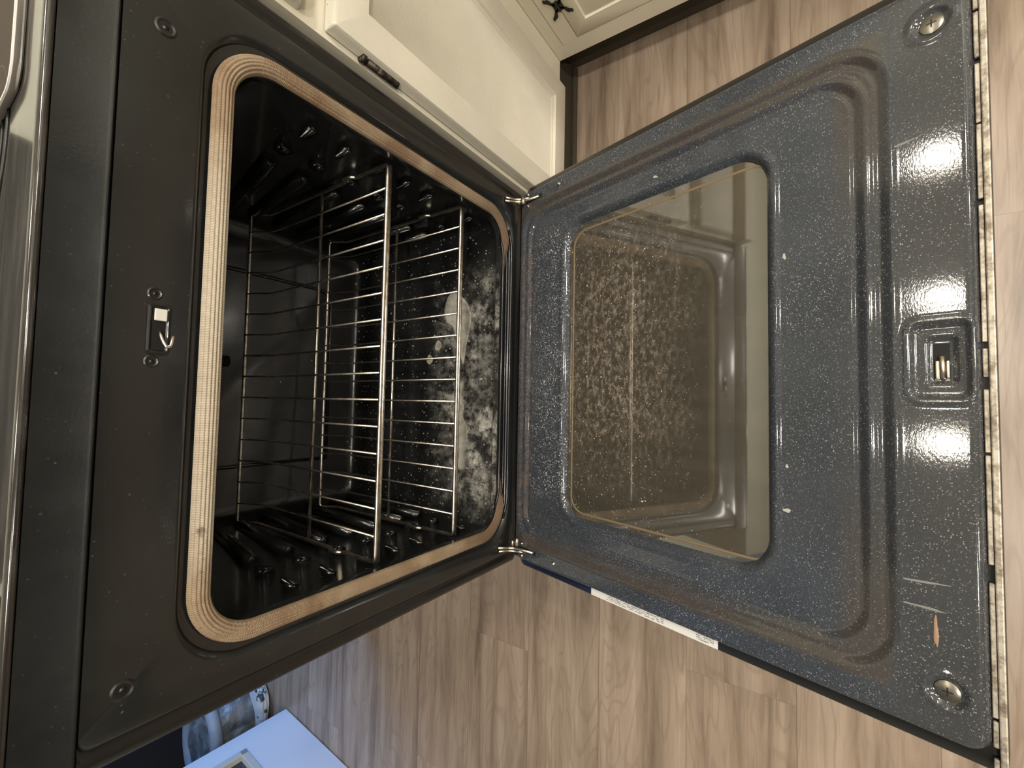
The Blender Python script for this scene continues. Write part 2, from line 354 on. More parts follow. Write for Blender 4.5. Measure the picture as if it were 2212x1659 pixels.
def tube(bm, pts, r, n=10, closed=False):
    P = [Vector(p) for p in pts]; m = len(P); rings = []
    tprev = None; nrm = None
    for i in range(m):
        if closed: t = (P[(i + 1) % m] - P[i - 1]).normalized()
        else: t = (P[min(i + 1, m - 1)] - P[max(i - 1, 0)]).normalized()
        if nrm is None:
            a = Vector((0, 0, 1)) if abs(t.z) < .9 else Vector((1, 0, 0)); nrm = (a - t * a.dot(t)).normalized()
        else: nrm = (nrm - t * nrm.dot(t)).normalized()
        bi = t.cross(nrm)
        rings.append([bm.verts.new(P[i] + (nrm * math.cos(2 * PI * k / n) + bi * math.sin(2 * PI * k / n)) * r) for k in range(n)])
    for i in range(m if closed else m - 1):
        A, B_ = rings[i], rings[(i + 1) % m]
        for k in range(n): bm.faces.new((A[k], A[(k + 1) % n], B_[(k + 1) % n], B_[k]))
    if not closed:
        bm.faces.new(rings[0][::-1]); bm.faces.new(rings[-1])
def cyl(bm, c, axis, r, h, n=24, r2=None):
    axis = Vector(axis).normalized(); a = Vector((0, 0, 1)) if abs(axis.z) < .9 else Vector((1, 0, 0))
    u = axis.cross(a).normalized(); v = axis.cross(u); c = Vector(c); r2 = r if r2 is None else r2
    A = [bm.verts.new(c + (u * math.cos(2 * PI * k / n) + v * math.sin(2 * PI * k / n)) * r) for k in range(n)]
    B_ = [bm.verts.new(c + axis * h + (u * math.cos(2 * PI * k / n) + v * math.sin(2 * PI * k / n)) * r2) for k in range(n)]
    for k in range(n): bm.faces.new((A[k], A[(k + 1) % n], B_[(k + 1) % n], B_[k]))
    bm.faces.new(A[::-1]); bm.faces.new(B_)
def rrect(x0, x1, z0, z1, r, n=10, m=6):
    """rounded rectangle loop, counter-clockwise, same vertex count whatever the size"""
    pts = []; cs = ((x1 - r, z1 - r, 0), (x0 + r, z1 - r, 90), (x0 + r, z0 + r, 180), (x1 - r, z0 + r, 270))
    for i, (cx, cz, a0) in enumerate(cs):
        for k in range(n + 1):
            a = math.radians(a0 + 90 * k / n); pts.append((cx + r * math.cos(a), cz + r * math.sin(a)))
        nx, nz, na = cs[(i + 1) % 4]; a = math.radians(na)
        e = (nx + r * math.cos(a), nz + r * math.sin(a)); s0 = pts[-1]
        for k in range(1, m): pts.append((s0[0] + (e[0] - s0[0]) * k / m, s0[1] + (e[1] - s0[1]) * k / m))
    return pts
def rings(name, loops, mat, parent=None, cap_last=False, cap_first=False, smooth=True, to3=lambda p, h: (p[0], h, p[1])):
    vs = []; fs = []; n = len(loops[0][0])
    for pts, h in loops: vs += [to3(p, h) for p in pts]
    for i in range(len(loops) - 1):
        for k in range(n): fs.append((i * n + k, i * n + (k + 1) % n, (i + 1) * n + (k + 1) % n, (i + 1) * n + k))
    if cap_last: fs.append(tuple((len(loops) - 1) * n + k for k in range(n)))
    if cap_first: fs.append(tuple(range(n))[::-1])
    me = meshd(name, vs, fs); bm = bmesh.new(); bm.from_mesh(me); bmesh.ops.recalc_face_normals(bm, faces=bm.faces); bm.to_mesh(me); bm.free()
    o = link(name, me, mat, parent, smooth)
    if smooth:
        md = o.modifiers.new('bev', 'EDGE_SPLIT'); md.split_angle = math.radians(42)
    return o
def sd(x, y, cx, cy, hx, hy, r):
    """signed distance to a rounded rectangle (negative inside)"""
    qx = np.abs(x - cx) - hx + r; qy = np.abs(y - cy) - hy + r
    return np.hypot(np.maximum(qx, 0), np.maximum(qy, 0)) + np.minimum(np.maximum(qx, qy), 0) - r
def sstep(d, w):      # 1 inside, 0 outside, over width w going inwards from d=0
    t = np.clip(-d / w, 0, 1); return t * t * (3 - 2 * t)

# ================================================================== THE SETTING
box('floor', (-3.2, -3.2, FZ - .05), (2.6, 3.2, FZ), M_floor)['kind'] = 'structure'
box('ceiling', (-3.2, -3.2, CZ), (2.6, 3.2, CZ + .05), M_ceil)['kind'] = 'structure'
box('wall_back', (-.80, .72, FZ), (2.2, .82, CZ), M_wall)['kind'] = 'structure'
box('wall_right', (1.40, -3.2, FZ), (1.50, .72, CZ), M_wall)['kind'] = 'structure'
box('wall_front', (-3.2, -3.2, FZ), (1.40, -3.1, CZ), M_wallf)['kind'] = 'structure'
box('wall_left', (-3.2, -3.1, FZ), (-3.1, 1.9, CZ), M_wall)['kind'] = 'structure'
box('wall_passage', (-3.1, 1.95, FZ), (1.1, 2.05, CZ), M_navy)['kind'] = 'structure'
w_ = box('wall_beyond', (1.1, .82, FZ), (1.2, 2.05, CZ), M_wall); w_['kind'] = 'structure'
# daylight window in the room beyond the back wall
win = empty('window_1', (1.09, 1.45, .45)); win['kind'] = 'structure'
bm = bmesh.new(); bx(bm, (-.02, -.45, 0), (.01, -.40, 1.1)); bx(bm, (-.02, .40, 0), (.01, .45, 1.1)); bx(bm, (-.02, -.4, 0), (.01, .4, .05)); bx(bm, (-.02, -.4, 1.05), (.01, .4, 1.1)); bx(bm, (-.02, -.02, .05), (.01, .02, 1.05))
bmo('window_frame', bm, M_white, win)
box('window_pane', (-.004, -.4, .05), (.0, .4, 1.05), M_sky, win)
# glazed white door standing open left of the range
ang = math.atan2(-1.297 + 1.338, 1.248 - .842)
dr = empty('door_1', (-1.297, 1.248, FZ + .004), (0, 0, -ang)); dr['kind'] = 'structure'
DW = .76; DH = 2.02; st_w = .075; br_h = .185
bm = bmesh.new()
bx(bm, (-.036, -DW, 0), (0, 0, br_h)); bx(bm, (-.036, -DW, DH - .12), (0, 0, DH))
bx(bm, (-.036, -st_w, br_h), (0, 0, DH - .12)); bx(bm, (-.036, -DW, br_h), (0, -DW + st_w, DH - .12))
bmo('door_leaf', bm, M_white, dr)
bm = bmesh.new(); fw = .022
bx(bm, (-.03, -DW + st_w, br_h), (.004, -st_w, br_h + fw), .002); bx(bm, (-.03, -DW + st_w, DH - .12 - fw), (.004, -st_w, DH - .12), .002)
bx(bm, (-.03, -st_w - fw, br_h), (.004, -st_w, DH - .12), .002); bx(bm, (-.03, -DW + st_w, br_h), (.004, -DW + st_w + fw, DH - .12), .002)
bmo('glazing_bead', bm, M_whiteframe, dr)
box('glass_pane', (-.022, -DW + st_w + fw - .004, br_h + fw - .004), (-.016, -st_w - fw + .004, DH - .12 - fw + .004), M_doorglass, dr)

# ================================================================== RANGE
R_ = empty('oven_range', (0, 0, FZ))
tag(R_, 'black kitchen range with its oven door hanging open between cream cabinet and wood floor', 'oven')
def rp(o):         # parent to the range keeping world placement
    o.parent = R_; o.matrix_parent_inverse = Matrix.Translation((0, 0, -FZ)); return o
W2 = .3785
# --- body shell (sides, back, plinth)
bm = bmesh.new()
bx(bm, (-W2 + .002, .045, FZ + .03), (-W2 + .012, .66, .655)); bx(bm, (W2 - .012, .045, FZ + .03), (W2 - .002, .66, .655))
bx(bm, (-W2 + .012, .65, FZ + .03), (W2 - .012, .66, .655)); bx(bm, (-W2 + .012, .045, FZ + .03), (W2 - .012, .65, FZ + .045))
for sx_ in (-1, 1):
    for y_ in (.09, .60): cyl(bm, (sx_ * .33, y_, FZ + .0005), (0, 0, 1), .018, .04, 16)
rp(bmo('body_shell', bm, M_band))
# --- storage drawer under the door
rp(rings('storage_drawer', [(rrect(-W2 + .004, W2 - .004, FZ + .06, -.035, .008), .045), (rrect(-W2 + .004, W2 - .004, FZ + .06, -.035, .008), .004), (rrect(-W2 + .010, W2 - .010, FZ + .066, -.041, .006), 0.)], M_face, cap_last=True))
# --- front frame around the oven mouth: rounded side flange, flat face, gasket channel
Z0, Z1 = -.030, .6172
lo = []
for (dx, y, r) in ((0, .045, .006), (0, .012, .006), (.0015, .006, .007), (.006, .0025, .008), (.013, .0018, .008), (.0165, .004, .009), (.021, .0042, .010), (.0245, .0008, .011), (.027, 0, .012)):
    lo.append((rrect(-W2 + dx, W2 - dx, Z0 + min(dx, .010), Z1 - .0005 * dx / .027, r), y))
def mouth(g, zlo=.012, zhi=.552):  # loop g metres outside the gasket centre line
    return (-.3085 - g, .3085 + g, .026 - g, .534 + g)
lo.append((rrect(*mouth(.0235), .068), 0)); lo.append((rrect(*mouth(.0205), .066), .0012)); lo.append((rrect(*mouth(.0165), .063), .0075)); lo.append((rrect(*mouth(.012), .06), .0085))
lo.append((rrect(*mouth(-.008), .048), .0085)); lo.append((rrect(*mouth(-.0092), .047), .0095))
ff = rp(rings('front_frame', lo, [M_face, M_band]))
nl = len(lo[0][0])
for f_ in ff.data.polygons:
    if f_.index // nl <= 6 and abs(f_.center.x) > .35: f_.material_index = 1
# --- cavity
cx_, cz0, cz1, cyb = .2985, .018, .528, .470
cv = [(rrect(*mouth(-.0090), .047), .0093), (rrect(*mouth(-.0092), .046), .02), (rrect(-cx_ - .006, cx_ + .006, cz0, cz1, .040), .035),
      (rrect(-cx_ - .006, cx_ + .006, cz0, cz1, .040), .25), (rrect(-cx_ - .006, cx_ + .006, cz0, cz1, .040), cyb - .035), (rrect(-cx_ - .003, cx_ + .003, cz0 + .003, cz1 - .003, .040), cyb - .018),
      (rrect(-cx_ + .006, cx_ - .006, cz0 + .012, cz1 - .012, .034), cyb - .004), (rrect(-cx_ + .02, cx_ - .02, cz0 + .026, cz1 - .026, .028), cyb)]
cav = rp(rings('oven_cavity', cv, M_cav, cap_last=True))
# embossed rack guides on both side walls; every row is a long rear ledge, a pyramid stop and a short front ledge
def ledge(bm, sgn, y0, z0, y1, z1, h=.018, d=.016, t0=.012, t1=.008):
    xw = sgn * (cx_ + .0065); xi = sgn * (cx_ + .0065 - d)
    pts = []
    for (y, z, e) in ((y0, z0, t0), (y1, z1, -t1)):
        pts.append([(xw, y - e * 1.0, z + h * .55), (xw, y - e * 1.0, z - h * 1.15), (xi, y, z - h * .25), (xi, y, z + h * .1)])
    A = [bm.verts.new(p) for p in pts[0]]; B_ = [bm.verts.new(p) for p in pts[1]]
    for k in range(4): bm.faces.new((A[k], A[(k + 1) % 4], B_[(k + 1) % 4], B_[k]))
    bm.faces.new(A[::-1]); bm.faces.new(B_)
rows = [(.402, .356), (.347, .315), (.287, .268), (.232, .215), (.180, .170), (.118, .113), (.070, .068)]
for sgn in (-1, 1):
    for (zf, zb) in rows:
        bm = bmesh.new()
        ledge(bm, sgn, .430, zb, .178, zf)
        g_ = (bm.verts[:])
        ledge(bm, sgn, .150, zf + .004, .122, zf + .006, .020, .010, .004, .012)
        ledge(bm, sgn, .092, zf + .004, .048, zf + .008, .012, .009, .010, .006)
        bmesh.ops.recalc_face_normals(bm, faces=bm.faces)
        bmesh.ops.bevel(bm, geom=bm.edges[:], offset=.0034, segments=3, affect='EDGES')
        o = bmo('rack_guide', bm, M_cav, cav, True)
# embossed panel lines of the back and side walls, oven lamp dome
bm = bmesh.new()
tube(bm, fillet([(-.20, cyb - .001, .10), (-.20, cyb - .001, .40), (.20, cyb - .001, .40), (.20, cyb - .001, .10), (-.2, cyb - .001, .10)], .04, 6), .004, 8)
bmo('back_panel_bead', bm, M_cav, cav, True)
bm = bmesh.new()
tube(bm, [(.01, .452, .33), (.01, .452, .40)], .011, 16)
o = bmo('thermostat_bulb', bm, M_cav, cav, True)
bm = bmesh.new(); tube(bm, [(-.11, .20, .5245), (-.02, .44, .5245)], .0035, 8); bmo('heating_element', bm, M_nickel, cav, True)
# dried spill on the cavity floor
M_spill, nt, b = new_mat('dried_spill_crust'); v = coords(nt)
c = mix(nt, ramp(nt, noise(nt, v, 70, 6, .7), [(.35, 0.), (.65, 1.)]), (.22, .21, .175), (.42, .40, .34)); L(nt, c, b.inputs['Base Color']); b.inputs['Roughness'].default_value = .7
bump(nt, b, noise(nt, v, 150, 5, .7), .6, .001)
def crust(name, pts, z, h, rim):
    P = []; n = len(pts)
    for i in range(n):                       # catmull-rom outline
        p0, p1, p2, p3 = [np.array(pts[(i + k) % n]) for k in (-1, 0, 1, 2)]
        for t_ in (0, .25, .5, .75): P.append(.5 * ((2 * p1) + (-p0 + p2) * t_ + (2 * p0 - 5 * p1 + 4 * p2 - p3) * t_ ** 2 + (-p0 + 3 * p1 - 3 * p2 + p3) * t_ ** 3))
    P = np.array(P); c0 = P.mean(0); vs = []; m = len(P)
    for (k, hh_) in ((1.0, 0), (.93, h * 1.5), (.86, h * 1.5), (.74, h), (.3, h)): vs += [(*(c0 + (q_ - c0) * k), z + hh_) for q_ in P]
    fs = [(i * m + k, i * m + (k + 1) % m, (i + 1) * m + (k + 1) % m, (i + 1) * m + k) for i in range(4) for k in range(m)] + [tuple(4 * m + k for k in range(m))]
    return link(name, meshd(name, vs, fs), M_spill, cav, True)
crust('dried_spill', [(.172, .160), (.142, .172), (.115, .166), (.103, .148), (.072, .134), (.047, .126), (.020, .114), (.060, .106), (.094, .098), (.123, .095), (.149, .106), (.165, .122), (.18, .139)], cz0 + .0001, .0009, 1)['label'] = 'pale dried spill'
crust('dried_spill', [(-.06, .125), (-.09, .137), (-.125, .120), (-.150, .124), (-.145, .104), (-.118, .098), (-.09, .112), (-.07, .108)], cz0 + .0001, .0006, 1)
crust('dried_spill', [(.045, .215), (.030, .222), (.022, .212), (.034, .203)], cz0 + .0001, .0006, 1); crust('dried_spill', [(.075, .190), (.058, .198), (.052, .186), (.066, .178)], cz0 + .0001, .0006, 1)
# bottom lip beads in front of the cavity floor
bm = bmesh.new()
for (z, y, r, hx) in ((.034, .004, .0028, .235), (.026, .0005, .0022, .225), (.014, -.002, .0030, .255)):
    tube(bm, fillet([(-hx - .03, y + .004, z + .006), (-hx, y, z), (hx, y, z), (hx + .03, y + .004, z + .006)], .02, 4), r, 8)
rp(bmo('mouth_lip', bm, M_black_gloss, None, True))
# --- gasket: ribbed woven rope, open at the bottom where it dives behind the lip
def gasket_path():
    x1, zt, zb, r = .3085, .534, .028, .055
    P = [(.205, zb)]
    n = 14
    for i in range(1, 9): P.append((.205 + (x1 - r * 1.0 - .205) * i / 8, zb))
    for k in range(1, n + 1): a = -PI / 2 + PI / 2 * k / n; P.append((x1 - r + r * math.cos(a), zb + r + r * math.sin(a)))
    for i in range(1, 40): P.append((x1, zb + r + (zt - zb - 2 * r) * i / 40))
    for k in range(0, n + 1): a = PI / 2 * k / n; P.append((x1 - r + r * math.cos(a), zt - r + r * math.sin(a)))
    for i in range(1, 50): P.append((x1 - r - (2 * x1 - 2 * r) * i / 50, zt))
    Q = [(-x, z) for (x, z) in P[::-1]]
    k = len(P) - 49
    full = P[:k] + [((x1 - r) - (2 * x1 - 2 * r) * i / 50, zt) for i in range(1, 50)] + [(-x, z) for (x, z) in P[:k][::-1]]
    return full
gp = gasket_path(); prof = []
NS = 6
for k in range(NS * 6 + 1):           # scalloped half profile seen from the front
    t = k / (NS * 6); u = (t - .5) * 2 * .0105
    hgt = .0085 * math.sqrt(max(0, 1 - (u / .0112) ** 2)) + .0012 * abs(math.sin(PI * t * NS))
    prof.append((u, hgt))
vs = []; fs = []; np_ = len(prof); acc = 0; uvs = []
for i, (x, z) in enumerate(gp):
    a = gp[max(i - 1, 0)]; b2 = gp[min(i + 1, len(gp) - 1)]
    tx, tz = b2[0] - a[0], b2[1] - a[1]; l = math.hypot(tx, tz); tx /= l; tz /= l
    if i: acc += math.hypot(x - gp[i - 1][0], z - gp[i - 1][1])
    endd = min(acc, 99); e = 1.0
    sc_ = min(1, .45 + min(i, len(gp) - 1 - i) / 9 * .55)
    for (u, hgt) in prof:
        wv_ = .0006 * math.sin(i * 1.7)
        vs.append((x + tz * u * sc_, .0085 - hgt * (1.15 * sc_) + (1 - sc_) * .004, z - tx * u * sc_)); uvs.append((acc, u * 20))
for i in range(len(gp) - 1):
    for k in range(np_ - 1): fs.append((i * np_ + k, i * np_ + k + 1, (i + 1) * np_ + k + 1, (i + 1) * np_ + k))
me = meshd('door_gasket', vs, fs); uvl = me.uv_layers.new(name='uv')
for lp in me.loops: uvl.data[lp.index].uv = uvs[lp.vertex_index]
g = rp(link('door_gasket', me, M_gas, None, True)); g['label'] = 'tan woven fibre gasket'
# --- control fascia above the seam, with rolled top edge
bm = bmesh.new()
pr = [(.040, .6176), (.0012, .6176), (-.0006, .6182), (-.0018, .6195), (-.0016, .6212), (-.001, .6225), (-.001, .656)]
for k in range(9): a = PI + PI / 2 * 0; a = -PI / 2 - PI / 2 * k / 8; pr.append((-.004 + .0 * k, .652)) if False else None
pr += [(-.0025, .6515), (-.007, .6545), (-.0115, .6575), (-.0140, .6615), (-.0135, .6665), (-.0095, .6705), (-.003, .6725), (.012, .6730)]
def extrude_x(name, prof, x0, x1, mat, parent=None, smooth=True, edge=.004):
    vs = []; n = len(prof)
    cy = sum(p[0] for p in prof) / n; cz = sum(p[1] for p in prof) / n
    for (x, s_) in ((x0, .0), (x1, .0)):
        for p in prof: vs.append((x, p[0], p[1]))
    fs = [(k, k + 1, n + k + 1, n + k) for k in range(n - 1)] + [tuple(range(n)), tuple(range(n, 2 * n))[::-1]]
    me = meshd(name, vs, fs); o = link(name, me, mat, parent, smooth)
    md = o.modifiers.new('es', 'EDGE_SPLIT'); md.split_angle = math.radians(40); return o
rp(extrude_x('control_fascia', pr[:7] + [(.040, .656)], -W2, W2, M_face))
# cooktop: rolled glossy front lip + flat surface
bm = bmesh.new()
rp(extrude_x('cooktop', [(.05, .6565), (-.0004, .6565), (-.0018, .6570), (-.0026, .6582), (-.0028, .6596), (-.0023, .6612), (-.0012, .6624), (.0004, .6632), (.003, .6636), (.62, .6636), (.62, .65)], -W2 - .002, W2 + .002, M_top))
rp(box('backguard', (-W2, .60, .6645), (W2, .66, .92), M_dark, None, .006))
for (x, y) in ((-.19, .19), (.19, .21), (-.19, .45), (.19, .46)):
    bm = bmesh.new(); tube(bm, [(x + .085 * math.cos(2 * PI * k / 40), y + .085 * math.sin(2 * PI * k / 40), .6642) for k in range(40)], .0014, 8, True)
    tube(bm, [(x + .055 * math.cos(2 * PI * k / 40), y + .055 * math.sin(2 * PI * k / 40), .6642) for k in range(40)], .0010, 8, True)
    rp(bmo('burner_ring', bm, M_dark, None, True))
# --- latch hook + slot + dimples on the face
lt = rp(rings('latch_slot', [(rrect(-.024, .024, .570, .588, .004), -.0006), (rrect(-.022, .022, .572, .586, .003), -.0012), (rrect(-.020, .020, .5735, .5845, .002), -.0002), (rrect(-.0195, .0195, .574, .584, .002), .0)], M_band, cap_last=True))
box('slot_opening', (-.0195, -.0006, .574), (.0195, -.0001, .584), plain('slot_black', (.001, .001, .001), .9), lt)
box('igniter_block', (.0075, -.0030, .5735), (.0185, -.0004, .583), M_ceramic, lt, .0008)['label'] = 'white plastic block'
bm = bmesh.new(); tube(bm, fillet([(-.002, -.002, .5790), (-.0105, -.006, .5775), (-.0170, -.008, .5745), (-.0150, -.008, .5715), (-.006, -.007, .5700)], .003, 5), .0014, 10)
bmo('latch_hook', bm, M_steel, lt, True)['label'] = 'bright steel hook'
for (x, z, r) in ((.032, .583, .006), (-.030, .583, .006), (.282, .586, .009), (-.316, .590, .009)):
    bm = bmesh.new()
    for (ra, rb, ya, yb) in ((r, r * .8, -.0002, -.0011), (r * .8, r * .6, -.0011, -.0003), (r * .6, 0.0001, -.0003, -.0003)):
        n = 28; A = [bm.verts.new((x + ra * math.cos(2 * PI * k / n), ya, z + ra * math.sin(2 * PI * k / n))) for k in range(n)]
        B_ = [bm.verts.new((x + rb * math.cos(2 * PI * k / n), yb, z + rb * math.sin(2 * PI * k / n))) for k in range(n)]
        for k in range(n): bm.faces.new((A[k], A[(k + 1) % n], B_[(k + 1) % n], B_[k]))
    cyl(bm, (x, -.0004, z), (0, 1, 0), r * .3, .0004)
    rp(bmo('face_screw_dimple', bm, M_band, None, True))

# ================================================================== OVEN DOOR (a part of the range)
HW, LD = .361, .631
dx_ = .002
xs = np.concatenate([[-HW - .004], np.arange(-HW, HW + 1e-6, dx_ * (2 * HW / dx_) / round(2 * HW / dx_)), [HW + .004]])
ss = np.concatenate([[-.004], np.linspace(0, LD, 320), [LD + .004]])
X_, S_ = np.meshgrid(xs, ss)
H_ = np.zeros_like(X_)
edge = sd(X_, S_, 0, LD / 2, HW, LD / 2, .016)
H_ -= .0045 * sstep(sd(X_, S_, 0, .290, .327, .282, .052), .0095)
H_ -= .0045 * sstep(sd(X_, S_, 0, .2855, .311, .2655, .050), .0095)
for g_ in (sd(X_, S_, 0, .290, .327, .282, .052), sd(X_, S_, 0, .2855, .311, .2655, .050)):      # crisp beads along both edges of each step
    H_ += .0007 * np.exp(-((g_ - .0015) / .0022) ** 2) - .0005 * np.exp(-((g_ + .0100) / .0022) ** 2) + .0005 * np.exp(-((g_ + .0135) / .0022) ** 2)
wellD = sd(X_, S_, .002, .2865, .266, .1725, .046)
H_ += .0014 * np.exp(-((wellD - .004) / .0035) ** 2)
H_ -= .014 * sstep(wellD, .0125) + .008 * np.clip(-(wellD + .0125) / .004, 0, 1)
# screw dishes
for sx_ in (-1, 1):
    dd = np.hypot(X_ - sx_ * .3165, S_ - .605)
    H_ += .0012 * np.exp(-((dd - .0158) / .003) ** 2) - .0036 * np.clip((.0148 - dd) / .005, 0, 1)
# latch dish
ld1 = sd(X_, S_, -.0135, .6055, .0375, .0225, .010); ld2 = sd(X_, S_, -.0135, .6065, .0235, .0115, .005)
H_ += .0016 * np.exp(-((ld1 - .001) / .003) ** 2) - .0045 * sstep(ld1, .006) - .0045 * sstep(ld2, .004)
# edge roll
H_ -= .0075 * np.clip((edge + .005) / .0055, 0, 1.8) ** 2
Hn = H_
vs = np.stack([X_.ravel(), -S_.ravel(), H_.ravel()], 1)
nx, ns = len(xs), len(ss)
idx = np.arange(nx * ns).reshape(ns, nx)
ctr = lambda A: (A[:-1, :-1] + A[1:, :-1] + A[:-1, 1:] + A[1:, 1:]) / 4
keep = (ctr(wellD) > -.018) & (ctr(edge) < .0035)
q = np.stack([idx[:-1, :-1][keep], idx[1:, :-1][keep], idx[1:, 1:][keep], idx[:-1, 1:][keep]], 1)
me = bpy.data.meshes.new('oven_door')
me.vertices.add(len(vs)); me.vertices.foreach_set('co', vs.ravel())
me.loops.add(q.size); me.loops.foreach_set('vertex_index', q.ravel().astype(np.int32))
me.polygons.add(len(q)); me.polygons.foreach_set('loop_start', np.arange(0, q.size, 4, dtype=np.int32)); me.polygons.foreach_set('loop_total', np.full(len(q), 4, np.int32))
me.update(calc_edges=True); me.validate()
bm = bmesh.new(); bm.from_mesh(me); bmesh.ops.delete(bm, geom=[v for v in bm.verts if not v.link_faces], context='VERTS'); bm.to_mesh(me); bm.free()
door = link('oven_door', me, M_lin, None, True); rp(door)
door.location = (0, -.012, 0); door.rotation_euler = (T, 0, 0)
door['label'] = 'blue-grey speckled enamel inner side of the oven door, wide open'
def dbox(name, x0, x1, s0, s1, h0, h1, mat, bev=0):
    return box(name, (x0, -s1, h0), (x1, -s0, h1), mat, door, bev)
# outer door skin: a tray around the liner
HO, LO = .3755, .6215
SK = -.012
d_to3 = lambda p, h: (p[0], -p[1], h)
sk = rings('outer_panel', [(rrect(-HO + .016, HO - .016, .016, LO + .010, .012), SK + .001), (rrect(-HO + .002, HO - .002, .006, LO + .0185, .012), SK + .000), (rrect(-HO, HO, .004, LO + .0200, .012), SK - .002), (rrect(-HO, HO, .004, LO + .020, .012), SK - .020),
      (rrect(-HO + .004, HO - .004, .008, LO + .016, .012), SK - .026)], M_black_gloss, door, cap_last=True, to3=d_to3)
# window pane and its frame strip, inner pane below
bm = bmesh.new()
pts = rrect(-.257, .261, .121, .452, .040); A = [bm.verts.new((x, -s, -.0175)) for (x, s) in pts]; bm.faces.new(A)
B_ = [bm.verts.new((x, -s, -.0200)) for (x, s) in pts]; bm.faces.new(B_[::-1])
for k in range(len(pts)): bm.faces.new((A[k], A[(k + 1) % len(pts)], B_[(k + 1) % len(pts)], B_[k]))
o = bmo('window_glass', bm, M_pane, door); o['label'] = 'grimy brown-tinted oven window glass'
rings('pane_seal', [(rrect(-.2505, .2505, .1295, .461, .030), -.0174), (rrect(-.2495, .2495, .1305, .460, .029), -.0168), (rrect(-.2480, .2480, .1320, .459, .028), -.0168), (rrect(-.2470, .2470, .1330, .458, .027), -.0174)], plain('tan_seal', (.15, .11, .06), .5), door, to3=d_to3)
dbox('inner_pane', -.25, .25, .13, .445, -.0300, -.0280, M_inner_glass)
# end trim (chipped metal strips beyond the liner's far edge)
bm = bmesh.new()
segs = [(-.372, -.3615), (-.352, -.330), (-.327, -.212), (-.196, -.100), (-.0975, -.041), (-.030, -.004), (.002, .128), (.134, .204), (.2055, .262), (.268, .312), (.3145, .372)]
for (a, c_) in segs: bx(bm, (a, -(LD + .0048), -.0105), (c_, -(LD + .0014), -.0068), .0006, 1)
bmo('vent_trim', bm, M_trim, door)
bm = bmesh.new(); bx(bm, (-.373, -(LD + .0102), -.0115), (.373, -(LD + .0053), -.0062), .0010, 2)
bmo('end_cap', bm, M_trim, door)['label'] = 'chipped bare-metal door edge'
# hinge arms, rivets, screws
def to_door(p):   # world -> door local
    m = (Matrix.Translation((0, -.012, 0)) @ Matrix.Rotation(T, 4, 'X')).inverted(); return m @ Vector(p)
for sx_ in (-1, 1):
    bm = bmesh.new()
    p0 = to_door((sx_ * .336, -.002, .040)); p1 = to_door((sx_ * .340, -.010, .018)); p2 = Vector((sx_ * .340, -.012, .007)); p3 = Vector((sx_ * .339, -.055, .001))
    tube(bm, fillet([p0, p1, p2, p3], .006, 4), .0026, 8)
    tube(bm, fillet([p0 + Vector((sx_ * .007, 0, -.002)), p1 + Vector((sx_ * .005, 0, 0)), p2 + Vector((sx_ * .006, 0, 0)), p3 + Vector((sx_ * .006, .028, 0))], .006, 4), .0020, 8)
    cyl(bm, (sx_ * .334, -.016, .007), (1, 0, 0), .0042, .014 , 14)
    cyl(bm, (sx_ * .336, -.006, .009), (1, 0, 0), .0036, .010, 14)
    bmo('hinge_arm', bm, M_hinge, door, True)['label'] = 'worn bare-steel hinge'
    box('hinge_slot', (sx_ * .3395 - .0035, -.062, .0002), (sx_ * .3395 + .0035, -.020, .0008), M_dark, door)
    for (x, s, r) in ((.330, .023, .0036), (.3525, .023, .0036), (.344, .107, .0042)):
        bm = bmesh.new(); cyl(bm, (sx_ * x, -s, .000), (0, 0, 1), r, .0012, 18, r * .8); cyl(bm, (sx_ * x, -s, .0012), (0, 0, 1), r * .8, .0009, 18, r * .35)
        bmo('hinge_rivet', bm, M_steel, door, True)
    # big cross-head screw in its dish
    cx, cs = sx_ * .3165, .605
    bm = bmesh.new(); bx(bm, (cx - .0038, -cs - .0006, -.0006), (cx + .0038, -cs + .0006, -.0002)); bx(bm, (cx - .0006, -cs - .0038, -.0006), (cx + .0006, -cs + .0038, -.0002)); scx = bmo('cross_recess', bm, M_dark, door)
    bm = bmesh.new()
    cyl(bm, (cx, -cs, -.0045), (0, 0, 1), .0092, .0022, 28, .0088); cyl(bm, (cx, -cs, -.0023), (0, 0, 1), .0088, .0012, 28, .0062)
    cyl(bm, (cx, -cs, -.0011), (0, 0, 1), .0062, .0007, 28, .0030)
    
    o = bmo('panel_screw', bm, M_screw, door, True)
    md = o.modifiers.new('es', 'EDGE_SPLIT'); md.split_angle = math.radians(35)
# latch receiver
bm = bmesh.new(); bx(bm, (-.0300, -.6115, -.0090), (.0030, -.6005, -.0084)); bmo('latch_opening', bm, plain('opening_black', (.002, .002, .002), .8), door)
bm = bmesh.new(); tube(bm, [(-.031, -.6065, -.0072), (-.009, -.6065, -.0060)], .0020, 12); bx(bm, (-.031, -.6045, -.0084), (-.0135, -.6015, -.0066), .0005); bx(bm, (-.030, -.6112, -.0084), (-.0135, -.6090, -.0068), .0005)
bmo('latch_pin', bm, M_hinge, door, True)['label'] = 'brass-coloured latch pin'
# rating sticker on the side of the door
box('rating_sticker', (-HO + .0015, -.392, SK + .0003), (-HO + .0135, -.184, SK + .0010), M_label, door)['label'] = 'white printed sticker on the door edge'
